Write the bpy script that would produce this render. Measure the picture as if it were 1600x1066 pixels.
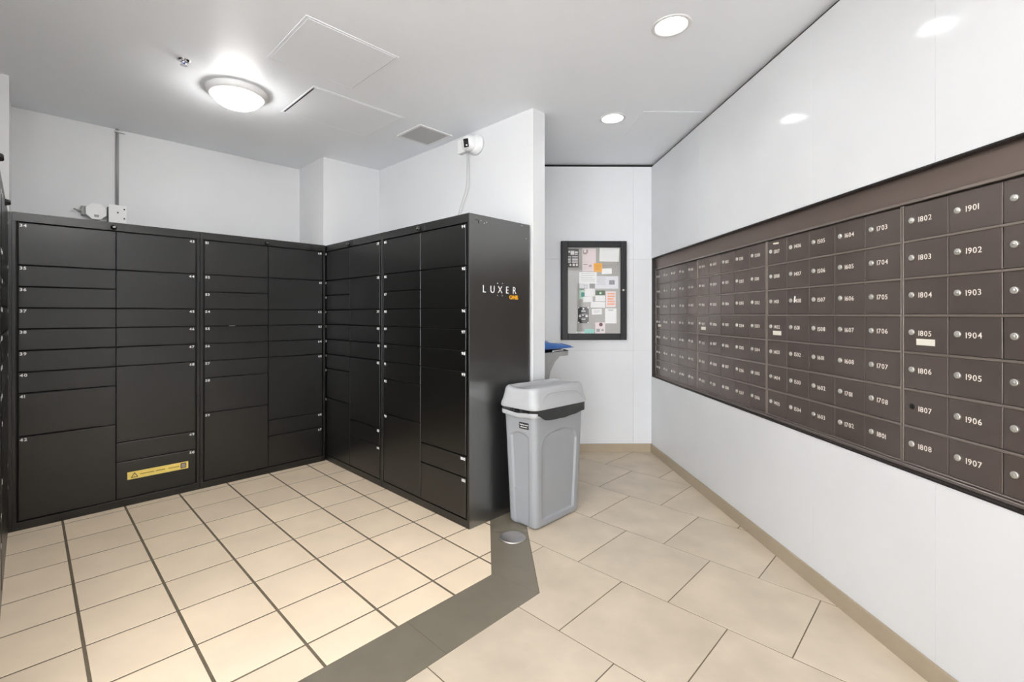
import bpy, bmesh, math, random
from mathutils import Vector, Matrix, noise
random.seed(7)
for o in list(bpy.data.objects): bpy.data.objects.remove(o)
SC = bpy.context.scene
COL = SC.collection
PI = math.pi

# ------------------------------------------------------------------ camera
cd = bpy.data.cameras.new('camera'); cam = bpy.data.objects.new('camera', cd); COL.objects.link(cam)
cam.location = (0, 0, 1.33); cam.rotation_euler = (PI/2, 0, -0.0116)
cd.sensor_width = 36; cd.lens = 36*730.07/1600; cd.shift_x = 0.020894; cd.shift_y = -0.025844
cd.clip_start = 0.05; cd.clip_end = 60
SC.camera = cam
# ------------------------------------------------------------------ world and exposure
W = bpy.data.worlds.new('world'); SC.world = W; W.use_nodes = True
W.node_tree.nodes['Background'].inputs[0].default_value = (0.96, 0.98, 1.0, 1)
W.node_tree.nodes['Background'].inputs[1].default_value = 5.0
vs = SC.view_settings
vs.view_transform = 'Standard'; vs.look = 'None'; vs.gamma = 1; vs.use_curve_mapping = False
vs.exposure = 1.15
E_DOWN = 29.0       # emission of the recessed downlight lenses
E_DOME = 29.0       # emission of the alcove dome glass
E_FILL = 64.0      # emission of the added fill dome, unseen outside the frame

# ------------------------------------------------------------------ frames
TH = 0.7696                                   # the alcove is turned about 44 degrees to the mailbox wall
U = Vector((math.cos(TH), math.sin(TH), 0)); V = Vector((math.sin(TH), -math.cos(TH), 0))
C0 = Vector((-1.4494, 4.2820, 0))             # inner corner between the two locker rows
def A(u, v, z=0): p = C0 + U*u + V*v; p.z = z; return p
def inv(x, y): d = Vector((x, y, 0)) - C0; return d.dot(U), d.dot(V)
XR, YB, ZC = 1.6163, 4.5238, 2.787            # mailbox wall, notice board wall, ceiling
R_BACK, R_RIGHT, R_LEFT = TH, TH-PI/2, TH+PI/2

# ------------------------------------------------------------------ materials
MATS = {}
def srgb(r, g, b):
    f = lambda c: (c/255/12.92) if c/255 <= .04045 else ((c/255+.055)/1.055)**2.4
    return (f(r), f(g), f(b), 1)
def mat(name, col, rough=.5, metal=0, var=0, vscale=8, bump=0, bscale=200, objvar=0, coat=0, spec=.5, emit=None, estr=0, detail=4, rvar=0, ior=1.5):
    m = bpy.data.materials.new(name); m.use_nodes = True; MATS[name] = m
    nt = m.node_tree; b = nt.nodes['Principled BSDF']; L = nt.links.new
    b.inputs['Base Color'].default_value = col; b.inputs['Roughness'].default_value = rough
    b.inputs['Metallic'].default_value = metal; b.inputs['Coat Weight'].default_value = coat
    b.inputs['Specular IOR Level'].default_value = spec; b.inputs['IOR'].default_value = ior
    tc = None
    if var or bump or rvar:
        tc = nt.nodes.new('ShaderNodeTexCoord')
    last = None
    if var:
        n = nt.nodes.new('ShaderNodeTexNoise'); n.inputs['Scale'].default_value = vscale; n.inputs['Detail'].default_value = detail
        L(tc.outputs['Object'], n.inputs['Vector'])
        if objvar:
            oi = nt.nodes.new('ShaderNodeObjectInfo'); ad = nt.nodes.new('ShaderNodeVectorMath'); ad.operation = 'MULTIPLY_ADD'
            L(oi.outputs['Random'], ad.inputs[0]); ad.inputs[1].default_value = (37, 53, 71); L(tc.outputs['Object'], ad.inputs[2]); L(ad.outputs[0], n.inputs['Vector'])
        mr = nt.nodes.new('ShaderNodeMapRange'); mr.inputs[1].default_value = .3; mr.inputs[2].default_value = .7
        mr.inputs[3].default_value = 1-var; mr.inputs[4].default_value = 1+var; L(n.outputs['Fac'], mr.inputs[0])
        last = mr.outputs[0]
    if objvar:
        oi = nt.nodes.new('ShaderNodeObjectInfo'); mr = nt.nodes.new('ShaderNodeMapRange')
        mr.inputs[3].default_value = 1-objvar; mr.inputs[4].default_value = 1+objvar; L(oi.outputs['Random'], mr.inputs[0])
        if last:
            mm = nt.nodes.new('ShaderNodeMath'); mm.operation = 'MULTIPLY'; L(last, mm.inputs[0]); L(mr.outputs[0], mm.inputs[1]); last = mm.outputs[0]
        else: last = mr.outputs[0]
    if last:
        vm = nt.nodes.new('ShaderNodeVectorMath'); vm.operation = 'SCALE'; vm.inputs[0].default_value = col[:3]
        L(last, vm.inputs['Scale']); L(vm.outputs[0], b.inputs['Base Color'])
    if bump:
        n = nt.nodes.new('ShaderNodeTexNoise'); n.inputs['Scale'].default_value = bscale; n.inputs['Detail'].default_value = 3
        L(tc.outputs['Object'], n.inputs['Vector'])
        bp = nt.nodes.new('ShaderNodeBump'); bp.inputs['Strength'].default_value = bump; bp.inputs['Distance'].default_value = .002
        L(n.outputs['Fac'], bp.inputs['Height']); L(bp.outputs[0], b.inputs['Normal'])
    if rvar:
        n = nt.nodes.new('ShaderNodeTexNoise'); n.inputs['Scale'].default_value = 5; L(tc.outputs['Object'], n.inputs['Vector'])
        mr = nt.nodes.new('ShaderNodeMapRange'); mr.inputs[3].default_value = rough-rvar; mr.inputs[4].default_value = rough+rvar
        L(n.outputs['Fac'], mr.inputs[0]); L(mr.outputs[0], b.inputs['Roughness'])
    if emit:
        b.inputs['Emission Color'].default_value = emit; b.inputs['Emission Strength'].default_value = estr
    return m
mat('wall_paint', (.672, .676, .684, 1), .55, bump=.05, bscale=90, var=.012, vscale=3)
mat('laminate', (.735, .742, .755, 1), .10, var=.02, vscale=2.5, spec=.15)
mat('ceiling_paint', (.85, .875, .915, 1), .42, bump=.06, bscale=40, var=.01, vscale=2)
mat('panel_paint', (.832, .857, .895, 1), .45)
mat('reveal_black', (.008, .008, .008, 1), .8)
mat('tile_peach', srgb(238, 218, 191), .42, var=.055, vscale=4, objvar=.045, bump=.12, bscale=30, detail=6)
mat('tile_beige', srgb(206, 191, 170), .36, var=.095, vscale=5, objvar=.035, bump=.10, bscale=35, detail=8)
mat('tile_dark', srgb(122, 114, 100), .30, var=.05, vscale=10, objvar=.03, bump=.06, bscale=60)
mat('grout', srgb(108, 96, 78), .85, var=.15, vscale=12)
mat('grout_light', srgb(150, 134, 110), .85)
mat('base_tile', srgb(172, 157, 135), .4, var=.05, vscale=6)
mat('locker_black', (.0038, .0037, .0034, 1), .30, bump=.10, bscale=900, rvar=.03, ior=1.62)
mat('locker_side', (.006, .006, .006, 1), .28, bump=.10, bscale=900, ior=2.9)
mat('locker_dark', (.004, .004, .004, 1), .6)
mat('black_plastic', (.010, .010, .010, 1), .25)
mat('print_white', (.85, .85, .85, 1), .5)
mat('print_orange', srgb(235, 170, 30), .5)
mat('sticker_yellow', srgb(250, 224, 122), .45, var=.06, vscale=14)
mat('print_black', (.02, .02, .02, 1), .5)
mat('print_ochre', srgb(176, 140, 60), .6)
mat('print_grey', srgb(150, 150, 152), .6)
mat('print_tan', srgb(170, 150, 140), .6)
mat('bronze', srgb(112, 101, 96), .25, metal=.55, objvar=.05, bump=.05, bscale=500, spec=.5)
mat('bronze_rail', srgb(150, 139, 132), .28, metal=.6)
mat('bronze_header', srgb(122, 108, 100), .36, metal=.5, bump=.05, bscale=400)
mat('bronze_dark', srgb(44, 40, 40), .35, metal=.3)
mat('seam_dark', srgb(48, 42, 40), .6)
mat('lock_steel', (.78, .76, .72, 1), .28, metal=.85)
mat('number_white', srgb(232, 224, 214), .5)
mat('nameplate', srgb(232, 226, 212), .4)
mat('can_grey', srgb(146, 148, 151), .42, var=.02, vscale=6, bump=.05, bscale=300)
mat('lid_grey', srgb(172, 173, 175), .42, bump=.06, bscale=300)
mat('bag_black', (.012, .012, .013, 1), .22, spec=.6)
mat('steel', (.60, .57, .55, 1), .30, metal=.9)
mat('frame_black', (.009, .009, .010, 1), .42, spec=.35)
mat('board_grey', srgb(176, 173, 168), .8, var=.03, vscale=60)
mat('cam_white', (.78, .78, .78, 1), .35)
mat('cable_grey', srgb(190, 190, 188), .5)
mat('conduit_grey', srgb(150, 150, 150), .45)
mat('vent_grey', srgb(178, 178, 178), .5)
mat('lamp_white', (.74, .74, .74, 1), .4)
mat('chrome', (.75, .75, .77, 1), .12, metal=1)
mat('blue_glass', srgb(40, 80, 170), .1)
mat('shelf_grey', srgb(150, 150, 148), .45, var=.03, vscale=5)
mat('mailer_blue', srgb(62, 108, 176), .35, var=.12, vscale=9)
mat('mailer_navy', srgb(22, 40, 84), .3)
mat('paper_white', srgb(238, 238, 236), .7)
mat('paper_cool', srgb(226, 226, 230), .7)
mat('paper_blush', srgb(236, 222, 222), .7)
mat('paper_orange', srgb(246, 178, 70), .7)
mat('paper_mint', srgb(196, 226, 206), .7)
mat('paper_teal', srgb(150, 214, 202), .7)
mat('paper_dark', srgb(66, 60, 54), .6)
mat('paper_black', srgb(24, 24, 30), .5)
mat('paper_green', srgb(62, 88, 50), .6, var=.3, vscale=60)
mat('print_coral', srgb(236, 172, 140), .7)
mat('print_tealdark', srgb(40, 140, 130), .6)
mat('print_maroon', srgb(92, 44, 52), .6)
mat('dome_glass', (.9, .9, .9, 1), .3, emit=(1, .985, .965, 1), estr=E_DOME)
mat('dome_glass_fill', (.9, .9, .9, 1), .3, emit=(1, .985, .965, 1), estr=E_FILL)
mat('lens_glow', (.9, .9, .9, 1), .3, emit=(.98, .99, 1, 1), estr=E_DOWN)
g = mat('glass', (1, 1, 1, 1), .02); nt = g.node_tree
tr = nt.nodes.new('ShaderNodeBsdfTransparent'); gl = nt.nodes.new('ShaderNodeBsdfGlossy'); gl.inputs['Roughness'].default_value = .02
fr = nt.nodes.new('ShaderNodeFresnel'); fr.inputs[0].default_value = 1.45; mx = nt.nodes.new('ShaderNodeMixShader')
nt.links.new(fr.outputs[0], mx.inputs[0]); nt.links.new(tr.outputs[0], mx.inputs[1]); nt.links.new(gl.outputs[0], mx.inputs[2])
nt.links.new(mx.outputs[0], nt.nodes['Material Output'].inputs['Surface'])

# ------------------------------------------------------------------ helpers
def tag(o, label=None, cat=None, group=None, kind=None):
    if label: o['label'] = label
    if cat: o['category'] = cat
    if group: o['group'] = group
    if kind: o['kind'] = kind
    return o
def link(name, me, m=None, parent=None, loc=(0, 0, 0), rot=(0, 0, 0)):
    o = bpy.data.objects.new(name, me); COL.objects.link(o)
    if m and me is not None and not me.materials: me.materials.append(MATS[m])
    o.parent = parent; o.location = loc; o.rotation_euler = rot
    return o
def empty(name, loc, rz=0):
    o = bpy.data.objects.new(name, None); COL.objects.link(o); o.location = loc; o.rotation_euler = (0, 0, rz)
    o.empty_display_size = .1; return o
def fin(bm, name, smooth=False):
    bmesh.ops.recalc_face_normals(bm, faces=bm.faces[:])
    me = bpy.data.meshes.new(name); bm.to_mesh(me); bm.free()
    if smooth:
        me.polygons.foreach_set('use_smooth', [True]*len(me.polygons))
    return me
def bbox(bm, x0, x1, y0, y1, z0, z1, bev=0):
    r = bmesh.ops.create_cube(bm, size=1)
    for v in r['verts']:
        v.co = Vector((x0+(v.co.x+.5)*(x1-x0), y0+(v.co.y+.5)*(y1-y0), z0+(v.co.z+.5)*(z1-z0)))
    if bev:
        es = list({e for v in r['verts'] for e in v.link_edges})
        bmesh.ops.bevel(bm, geom=es, offset=bev, segments=1, affect='EDGES')
def box(name, x0, x1, y0, y1, z0, z1, m, parent=None, bev=0, loc=(0, 0, 0), rot=(0, 0, 0)):
    bm = bmesh.new(); bbox(bm, x0, x1, y0, y1, z0, z1, bev)
    return link(name, fin(bm, name), m, parent, loc, rot)
def boxes(name, lst, m, parent=None, bev=0, loc=(0, 0, 0), rot=(0, 0, 0)):
    bm = bmesh.new()
    for b in lst: bbox(bm, *b, bev)
    return link(name, fin(bm, name), m, parent, loc, rot)
def lathe(prof, n=32, close=True):
    bm = bmesh.new(); rings = []
    for r, z in prof:
        if r < 1e-6: rings.append([bm.verts.new((0, 0, z))])
        else: rings.append([bm.verts.new((r*math.cos(2*PI*i/n), r*math.sin(2*PI*i/n), z)) for i in range(n)])
    for a, b in zip(rings, rings[1:]):
        for i in range(n):
            j = (i+1) % n
            if len(a) == 1 and len(b) == 1: continue
            if len(a) == 1: bm.faces.new((a[0], b[j], b[i]))
            elif len(b) == 1: bm.faces.new((a[i], a[j], b[0]))
            else: bm.faces.new((a[i], a[j], b[j], b[i]))
    return bm
def tube(pts, r, n=8):
    bm = bmesh.new(); rings = []
    pts = [Vector(p) for p in pts]
    for i, p in enumerate(pts):
        t = (pts[min(i+1, len(pts)-1)]-pts[max(i-1, 0)]).normalized()
        a = t.cross(Vector((0.31, .77, .55))).normalized(); b = t.cross(a)
        rings.append([bm.verts.new(p+(a*math.cos(2*PI*k/n)+b*math.sin(2*PI*k/n))*r) for k in range(n)])
    for a, b in zip(rings, rings[1:]):
        for k in range(n): bm.faces.new((a[k], a[(k+1) % n], b[(k+1) % n], b[k]))
    bm.faces.new(rings[0][::-1]); bm.faces.new(rings[-1])
    return bm
def prism(pts, z0, z1, bm=None, inset=0):
    bm = bm or bmesh.new()
    cx = sum(p[0] for p in pts)/len(pts); cy = sum(p[1] for p in pts)/len(pts)
    lo = [bm.verts.new((p[0], p[1], z0)) for p in pts]
    hi = [bm.verts.new((p[0], p[1], z1)) for p in pts]
    bm.faces.new(hi); bm.faces.new(lo[::-1]); n = len(pts)
    for i in range(n): bm.faces.new((lo[i], lo[(i+1) % n], hi[(i+1) % n], hi[i]))
    return bm
def rrect(w, d, r, k=6, m=10, my=None):
    """ring of points round a rectangle with rounded corners, counter-clockwise"""
    pts = []; cs = [(w/2-r, -d/2+r, -PI/2), (w/2-r, d/2-r, 0), (-w/2+r, d/2-r, PI/2), (-w/2+r, -d/2+r, PI)]
    for i, (cx, cy, a0) in enumerate(cs):
        arc = [(cx+r*math.cos(a0+PI/2*t/k), cy+r*math.sin(a0+PI/2*t/k)) for t in range(k+1)]
        pts += arc
        nx = cs[(i+1) % 4]; e = (nx[0]+r*math.cos(nx[2]), nx[1]+r*math.sin(nx[2])); s = arc[-1]
        mm = m if (i % 2 or my is None) else my
        pts += [(s[0]+(e[0]-s[0])*t/mm, s[1]+(e[1]-s[1])*t/mm) for t in range(1, mm)]
    return pts
def loft(rings, cap0=True, cap1=True):
    bm = bmesh.new(); R = [[bm.verts.new(p) for p in r] for r in rings]; n = len(R[0])
    for a, b in zip(R, R[1:]):
        for i in range(n): bm.faces.new((a[i], a[(i+1) % n], b[(i+1) % n], b[i]))
    if cap0: bm.faces.new(R[0][::-1])
    if cap1: bm.faces.new(R[-1])
    return bm
# lettering: every glyph is made once and strings are put together from glyph meshes
GL = {}
def glyphs(chars, key, offset=0):
    objs = []
    for ch in chars:
        c = bpy.data.curves.new('glyph', 'FONT'); c.body = ch; c.size = 1; c.extrude = .01; c.resolution_u = 3; c.offset = offset
        o = bpy.data.objects.new('glyph', c); COL.objects.link(o); objs.append((ch, o))
    bpy.context.view_layer.update(); dg = bpy.context.evaluated_depsgraph_get()
    for ch, o in objs:
        me = bpy.data.meshes.new_from_object(o.evaluated_get(dg)); xs = [v.co.x for v in me.vertices] or [0, .3]
        GL[key, ch] = ([v.co.copy() for v in me.vertices], [tuple(p.vertices) for p in me.polygons], min(xs), max(xs))
        c = o.data; bpy.data.objects.remove(o); bpy.data.curves.remove(c); bpy.data.meshes.remove(me)
glyphs('0123456789', 'b', .034); glyphs('0123456789', 'n', .004)
glyphs('LUXERONubermaid!', 'n', -.004); glyphs('ONE', 'b', .03); glyphs('2', 'n', 0)
TM = {}
def text_mesh(s, h, key, sx=1, gap=.12, depth=.0006, align='L'):
    """lettering in the local XZ plane facing -Y; h is the cap height"""
    k = (s, h, key, sx, gap, align)
    if k in TM: return TM[k]
    sc = h/.70; x = 0; vs_, fs = [], []
    for ch in s:
        vv, ff, a, b = GL[key, ch]; base = len(vs_)
        vs_ += [((v.x-a+x)*sc*sx, (-v.z/.01)*depth, v.y*sc) for v in vv]; fs += [tuple(i+base for i in f) for f in ff]
        x += (b-a)+gap
    wid = (x-gap)*sc*sx; off = {'L': 0, 'R': -wid, 'C': -wid/2}[align]
    vs_ = [(a+off, b, c) for a, b, c in vs_]
    me = bpy.data.meshes.new('lettering'); me.from_pydata(vs_, [], fs); TM[k] = me; return me

# ------------------------------------------------------------------ room shell
S = lambda o: tag(o, kind='structure')
def sprism(name, pts, z0, z1, m): return S(link(name, fin(prism([(p[0], p[1]) for p in pts], z0, z1), name), m))
ceiling = S(box('ceiling', -5.2, XR+.3, -3.4, 6.2, ZC, ZC+.12, 'ceiling_paint'))
DOWN = [((.938, 2.345), 'recessed ceiling downlight nearer the camera, above the mailbox aisle'), ((.945, 3.458), 'recessed ceiling downlight farther away, near the notice board wall'),
        ((.93, 1.20), 'added fill downlight out of view, above the nearest mailboxes'), ((.93, .05), 'added fill downlight out of view, right beside the camera'),  # from here on, unseen downlights added as fill
        ((.93, -1.15), 'added fill downlight out of view, in the lobby along the mailbox wall'), ((-1.3, -1.2), 'added fill downlight out of view, in the middle of the lobby'),
        ((-3.2, -1.2), 'added fill downlight out of view, at the far left of the lobby')]
cbm = bmesh.new()
for (x, y), _ in DOWN: bmesh.ops.create_cone(cbm, cap_ends=True, segments=40, radius1=.080, radius2=.080, depth=.4, matrix=Matrix.Translation((x, y, ZC+.06)))
cut = link('cut', fin(cbm, 'cut')); bo = ceiling.modifiers.new('holes', 'BOOLEAN'); bo.operation = 'DIFFERENCE'; bo.object = cut; bo.solver = 'EXACT'
bpy.context.view_layer.update()
cm_ = bpy.data.meshes.new_from_object(ceiling.evaluated_get(bpy.context.evaluated_depsgraph_get()))
ceiling.modifiers.clear(); ceiling.data = cm_; bpy.data.objects.remove(cut)
if not cm_.materials: cm_.materials.append(MATS['ceiling_paint'])
floor = S(box('floor', -5.2, XR+.3, -3.4, 6.2, -.15, -.0012, 'grout'))
# mailbox wall: backing with laminate panels in front, leaving the recess of the mailboxes
wr = S(box('wall_right', XR+.075, XR+.2, -3.2, YB+.2, -.02, ZC+.02, 'laminate'))
MY0, MY1, MZ0, MZ1 = .75, 4.503, .728, 1.876   # opening for the mailboxes
seams = [YB, 3.516, 2.287, 1.66, .44, -.8, -2.0, -3.2]
for a, b in zip(seams, seams[1:]):
    y0, y1 = b+.0003, a-.0003
    for z0, z1 in ((.005, MZ0), (MZ1, ZC-.024)):
        box('panel', XR, XR+.075, y0, y1, z0, z1, 'laminate', wr, .0003)
box('panel', XR, XR+.075, MY1, YB, MZ0+.001, MZ1-.001, 'laminate', wr)
box('panel', XR, XR+.075, -3.2, MY0, MZ0+.001, MZ1-.001, 'laminate', wr)
wb = S(box('wall_back', -.79, XR+.2, YB+.03, YB+.2, -.02, ZC+.02, 'laminate'))
for x0, x1 in ((-.72, .36), (.3613, 1.44), (1.4413, XR)):
    for z0, z1 in ((.005, .98), (.981, 1.867), (1.868, ZC-.022)):
        box('panel', x0, x1, YB, YB+.03, z0, z1, 'laminate', wb, .0005)
S(box('reveal_shade_1', XR+.02, XR+.076, -3.2, YB+.02, ZC-.030, ZC+.001, 'reveal_black'))  # black strip paints the shade inside the gap under the ceiling
S(box('reveal_shade_2', -.75, XR+.02, YB+.012, YB+.031, ZC-.030, ZC+.001, 'reveal_black'))  # same painted gap shade along the back wall
S(box('baseboard_right', XR-.012, XR+.001, -3.2, YB, -.004, .077, 'base_tile', bev=.002))
S(box('baseboard_back', -.70, XR-.0125, YB-.012, YB+.001, -.004, .077, 'base_tile', bev=.002))
# alcove walls
PU0, PU1, PV1 = .592, .722, 1.957
sprism('wall_partition', [A(PU0, -.9), A(PU0, PV1), A(PU1, PV1), A(PU1, -.9)], -.02, ZC+.01, 'wall_paint')
sprism('wall_alcove', [A(-2.8, -.60), A(.2, -.60), A(.2, -.8), A(-2.8, -.8)], -.02, ZC+.01, 'wall_paint')
sprism('wall_pier', [A(.003, -.066), A(PU0+.02, -.066), A(PU0+.02, -.75), A(.003, -.75)], -.02, ZC+.01, 'wall_paint')
sprism('wall_left_pier', [A(-2.9, -.004), A(-2.018, -.004), A(-2.018, -.75), A(-2.9, -.75)], -.02, ZC+.01, 'wall_paint')
sprism('wall_left', [A(-2.63, -.5), A(-2.63, 2.36), A(-2.78, 2.36), A(-2.78, -.5)], -.02, ZC+.01, 'wall_paint')
e = A(-2.63, 2.36)
S(box('wall_lobby', -5.0, e.x, e.y, e.y+.12, -.02, ZC+.01, 'wall_paint'))
S(box('wall_far_left', -5.1, -4.95, -3.2, e.y+.12, -.02, ZC+.01, 'wall_paint'))
wbh = S(boxes('wall_behind', [(-5.1, XR+.1, -3.3, -3.2, 2.55, ZC+.01), (-5.1, XR+.1, -3.3, -3.2, -.02, .12)], 'wall_paint'))
wx = [-4.95, -3.65, -2.35, -1.05, .25, XR]
for i in range(5):                            # assumed glazing behind the camera, unseen, added to let in daylight fill
    wn = S(boxes('unseen_window_%d' % (i+1), [(wx[i], wx[i]+.035, -3.28, -3.22, .12, 2.55), (wx[i+1]-.035, wx[i+1], -3.28, -3.22, .12, 2.55),
        (wx[i]+.035, wx[i+1]-.035, -3.28, -3.22, .12, .17), (wx[i]+.035, wx[i+1]-.035, -3.28, -3.22, 2.50, 2.55)], 'frame_black'))
    box('pane', wx[i]+.03, wx[i+1]-.03, -3.253, -3.247, .165, 2.505, 'glass', wn)

# ------------------------------------------------------------------ floor tiles
def clip(poly, n, d):
    """keep the side where n.p >= d"""
    out = []
    for i in range(len(poly)):
        p, q = poly[i], poly[(i+1) % len(poly)]
        a = n[0]*p[0]+n[1]*p[1]-d; b = n[0]*q[0]+n[1]*q[1]-d
        if a >= 0: out.append(p)
        if (a > 0 and b < 0) or (a < 0 and b > 0):
            t = a/(a-b); out.append((p[0]+(q[0]-p[0])*t, p[1]+(q[1]-p[1])*t))
    return out
def area(p): return abs(sum(p[i][0]*p[(i+1) % len(p)][1]-p[(i+1) % len(p)][0]*p[i][1] for i in range(len(p))))/2 if len(p) > 2 else 0
def tile(polys, m, name='tile', top=0.0):
    polys = [p for p in polys if area(p) > .0004]
    if not polys: return
    c = polys[0]; cx = sum(p[0] for p in c)/len(c); cy = sum(p[1] for p in c)/len(c)
    bm = bmesh.new()
    for p in polys:
        q = []
        for a in p:
            if not q or (a[0]-q[-1][0])**2+(a[1]-q[-1][1])**2 > 1e-8: q.append(a)
        if (q[0][0]-q[-1][0])**2+(q[0][1]-q[-1][1])**2 < 1e-8: q.pop()
        if len(q) < 3: continue
        prism([(a[0]-cx, a[1]-cy) for a in q], -.003, top, bm)
    if len(polys) == 1:
        es = [e for e in bm.edges if all(abs(v.co.z-top) < 1e-6 for v in e.verts)]
        bmesh.ops.bevel(bm, geom=es, offset=.0008, segments=1, affect='EDGES')
    return link(name, fin(bm, name), m, floor, (cx, cy, 0))
u2 = (U.x, U.y); v2 = (V.x, V.y); cu = C0.dot(U); cv = C0.dot(V)
neg = lambda n: (-n[0], -n[1])
def rect_uv(u0, u1, v0, v1): return [tuple(A(a, b)[:2]) for a, b in ((u0, v0), (u0, v1), (u1, v1), (u1, v0))]
XS0, XS1, VS0, VS1 = .035, .258, 2.392, 2.662         # the dark border strip
ulines = [-.18+.3195*k for k in range(-8, 4)]; vlines = [.07+.3075*k for k in range(-1, 9)]
ulines.sort()
for ua, ub in zip([-2.66]+[x for x in ulines if x < .8], [x for x in ulines if x < .8]+[.8]):
    if ub < -2.5: continue
    for va, vb in zip(vlines, vlines[1:]):
        p = rect_uv(max(ua+.0062, -2.6), ub-.0062, va+.0048, vb-.0048)
        p = clip(p, neg(v2), -(cv+VS0-.003)); p = clip(p, (-1, 0), -(XS0-.003))
        if p: p = clip(p, v2, cv-.03)
        tile([p], 'tile_peach')
# border: pieces along the alcove edge, mitred to the piece that runs up to the partition
mi, mo = (XS0, None), None
def v_at_x(x, v):   # y where the line v=const meets x
    return ((cv+v)-V.x*x)/V.y
mit_in = (XS0, v_at_x(XS0, VS0)); mit_out = (XS1, v_at_x(XS1, VS1))
ue_in = inv(*mit_in)[0]; ue_out = inv(*mit_out)[0]
xs = [-.771, -1.30, -1.83, -2.36, -2.62]
tile([[mit_in, mit_out, tuple(A(xs[0]+.0015, VS1)[:2]), tuple(A(xs[0]+.0015, VS0)[:2])]], 'tile_dark', 'border_tile')
for a, b in zip(xs, xs[1:]): tile([rect_uv(b+.0015, a-.0015, VS0, VS1)], 'tile_dark', 'border_tile')
my = .0025
tile([[(mit_in[0], mit_in[1]+my), (mit_out[0], mit_out[1]+my), (XS1, 2.865), (XS0, 2.865)]], 'tile_dark', 'border_tile')
tile([[(XS0, 2.8675), (XS1, 2.8675), (XS1, 3.36), (XS0, 3.36)]], 'tile_dark', 'border_tile')
# large tiles
for k in range(-12, 6):
    ua = .165+.516*k; ub = ua+.516
    v0 = 2.63-.26*k
    for j in range(-12, 20):
        va = v0+.496*j; vb = va+.496
        p = rect_uv(ua+.0024, ub-.0024, va+.0024, vb-.0024)
        for n, d in (((1, 0), -4.94), ((-1, 0), -XR+.013), ((0, 1), -3.19), ((0, -1), -YB+.013)):
            if p: p = clip(p, n, d)
        if not p or max(a[0] for a in p) < -3.0 or min(a[1] for a in p) < -2.6: continue
        g_ = .003
        inx = [a[0] > XS1+g_ for a in p]; inv_ = [V.x*a[0]+V.y*a[1]-cv > VS1+g_ for a in p]
        if all(inv_) : tile([p], 'tile_beige'); continue
        p1 = clip(p, (1, 0), XS1+g_)
        rest = clip(p, (-1, 0), -(XS1+g_)); p2 = clip(rest, v2, cv+VS1+g_) if rest else []
        if p1:   # behind the partition nothing is needed on the alcove side
            a_, b_ = inv(sum(q[0] for q in p1)/len(p1), sum(q[1] for q in p1)/len(p1))
            if a_ < .60 and b_ < 1.9: p1 = []
        tile([q for q in (p1, p2) if q], 'tile_beige')
# ------------------------------------------------------------------ drain cover
dc = tag(link('drain_cover', fin(lathe([(0, .004), (.066, .004), (.070, .006), (.078, .005), (.081, 0), (0, 0)], 40), 'drain_cover', True), 'steel', None, (.164, 2.786, 0)),
         'round brushed steel cover plate on dark border tile before the trash can', 'cover plate')

# ------------------------------------------------------------------ lockers
ZL = [[1.90, 1.636, 1.503, 1.371, 1.240, 1.106, .973, .842, .575, .055], [1.90, 1.636, 1.372, 1.240, 1.106, .973, .446, .311, .055]]
LW, LD, LH = 1.0, .572, 1.96
DM = {}
def door_mesh(w, h):
    k = (round(w, 4), round(h, 4))
    if k not in DM:
        bm = bmesh.new(); bbox(bm, -w/2, w/2, 0, .018, -h/2, h/2, .0016); DM[k] = fin(bm, 'door')
    return DM[k]
def lockers(label, loc, rz, first, group='black parcel locker banks', w=LW, logo=False):
    t = empty('parcel_locker', loc, rz); tag(t, label, 'locker', group)
    box('carcass', .002, w-.002, .02, LD, .0, LH-.004, 'locker_dark', t)
    box('top_panel', 0, w, .0, LD+.001, LH-.006, LH, 'locker_black', t)
    box('header', 0, w, 0, .02, 1.905, LH-.006, 'locker_black', t, .001)
    box('plinth', 0, w, 0, .02, 0, .050, 'locker_black', t, .001)
    box('side_panel', 0, .019, 0, LD+.001, .050, 1.905, 'locker_black', t, .001)
    box('side_panel', w-.019, w, 0, LD+.001, .050, 1.905, 'locker_black', t, .001)
    if logo: box('end_panel', w, w+.0012, .002, LD+.001, 0, LH-.001, 'locker_side', t)
    num = first
    cols = [(.029, w/2-.0022), (w/2+.0022, w-.029)]
    for ci, (x0, x1) in enumerate(cols):
        for za, zb in zip(ZL[ci], ZL[ci][1:]):
            h = za-zb-.0075; cz = (za+zb)/2
            d = link('door', door_mesh(x1-x0, h), 'locker_black', t, ((x0+x1)/2, -.0015, cz))
            hw = (x1-x0)/2
            tm = text_mesh(str(num), .0175, 'b', 1.15, .13, .0005, 'L' if ci == 0 else 'R')
            link('number', tm, 'print_white', d, ((-hw+.006) if ci == 0 else hw-.006, -.0004, h/2-.024))
            num += 1
    # key lock and plate of the header
    l = link('lock', fin(lathe([(0, .022), (.010, .022), (.014, .018), (.017, .006), (.019, 0), (0, 0)], 20), 'lock', True), 'black_plastic', t, (w/2-.012, 0, 1.926), (PI/2, 0, 0))
    box('key_plug', -.007, .007, -.002, .002, .0215, .0235, 'steel', l, loc=(0, 0, 0))
    box('lock_plate', w/2-.055, w/2+.048, -.0015, .001, 1.908, 1.951, 'locker_black', t, .0008)
    return t
lockA = lockers('black parcel locker bank numbered 34 to 50, with the yellow sticker', A(-2.007, 0), R_BACK, 34)
lockB = lockers('black parcel locker bank numbered 51 to 67, in the far corner of the back wall', A(-1.005, 0), R_BACK, 51, w=.994)
lockC = lockers('black parcel locker bank on the right, between the corner and the bank with the logo', A(0, -.062), R_RIGHT, 68)
lockD = lockers('black parcel locker bank ending in the logo side, beside the grey trash can', A(0, .940), R_RIGHT, 85, logo=True)
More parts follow.
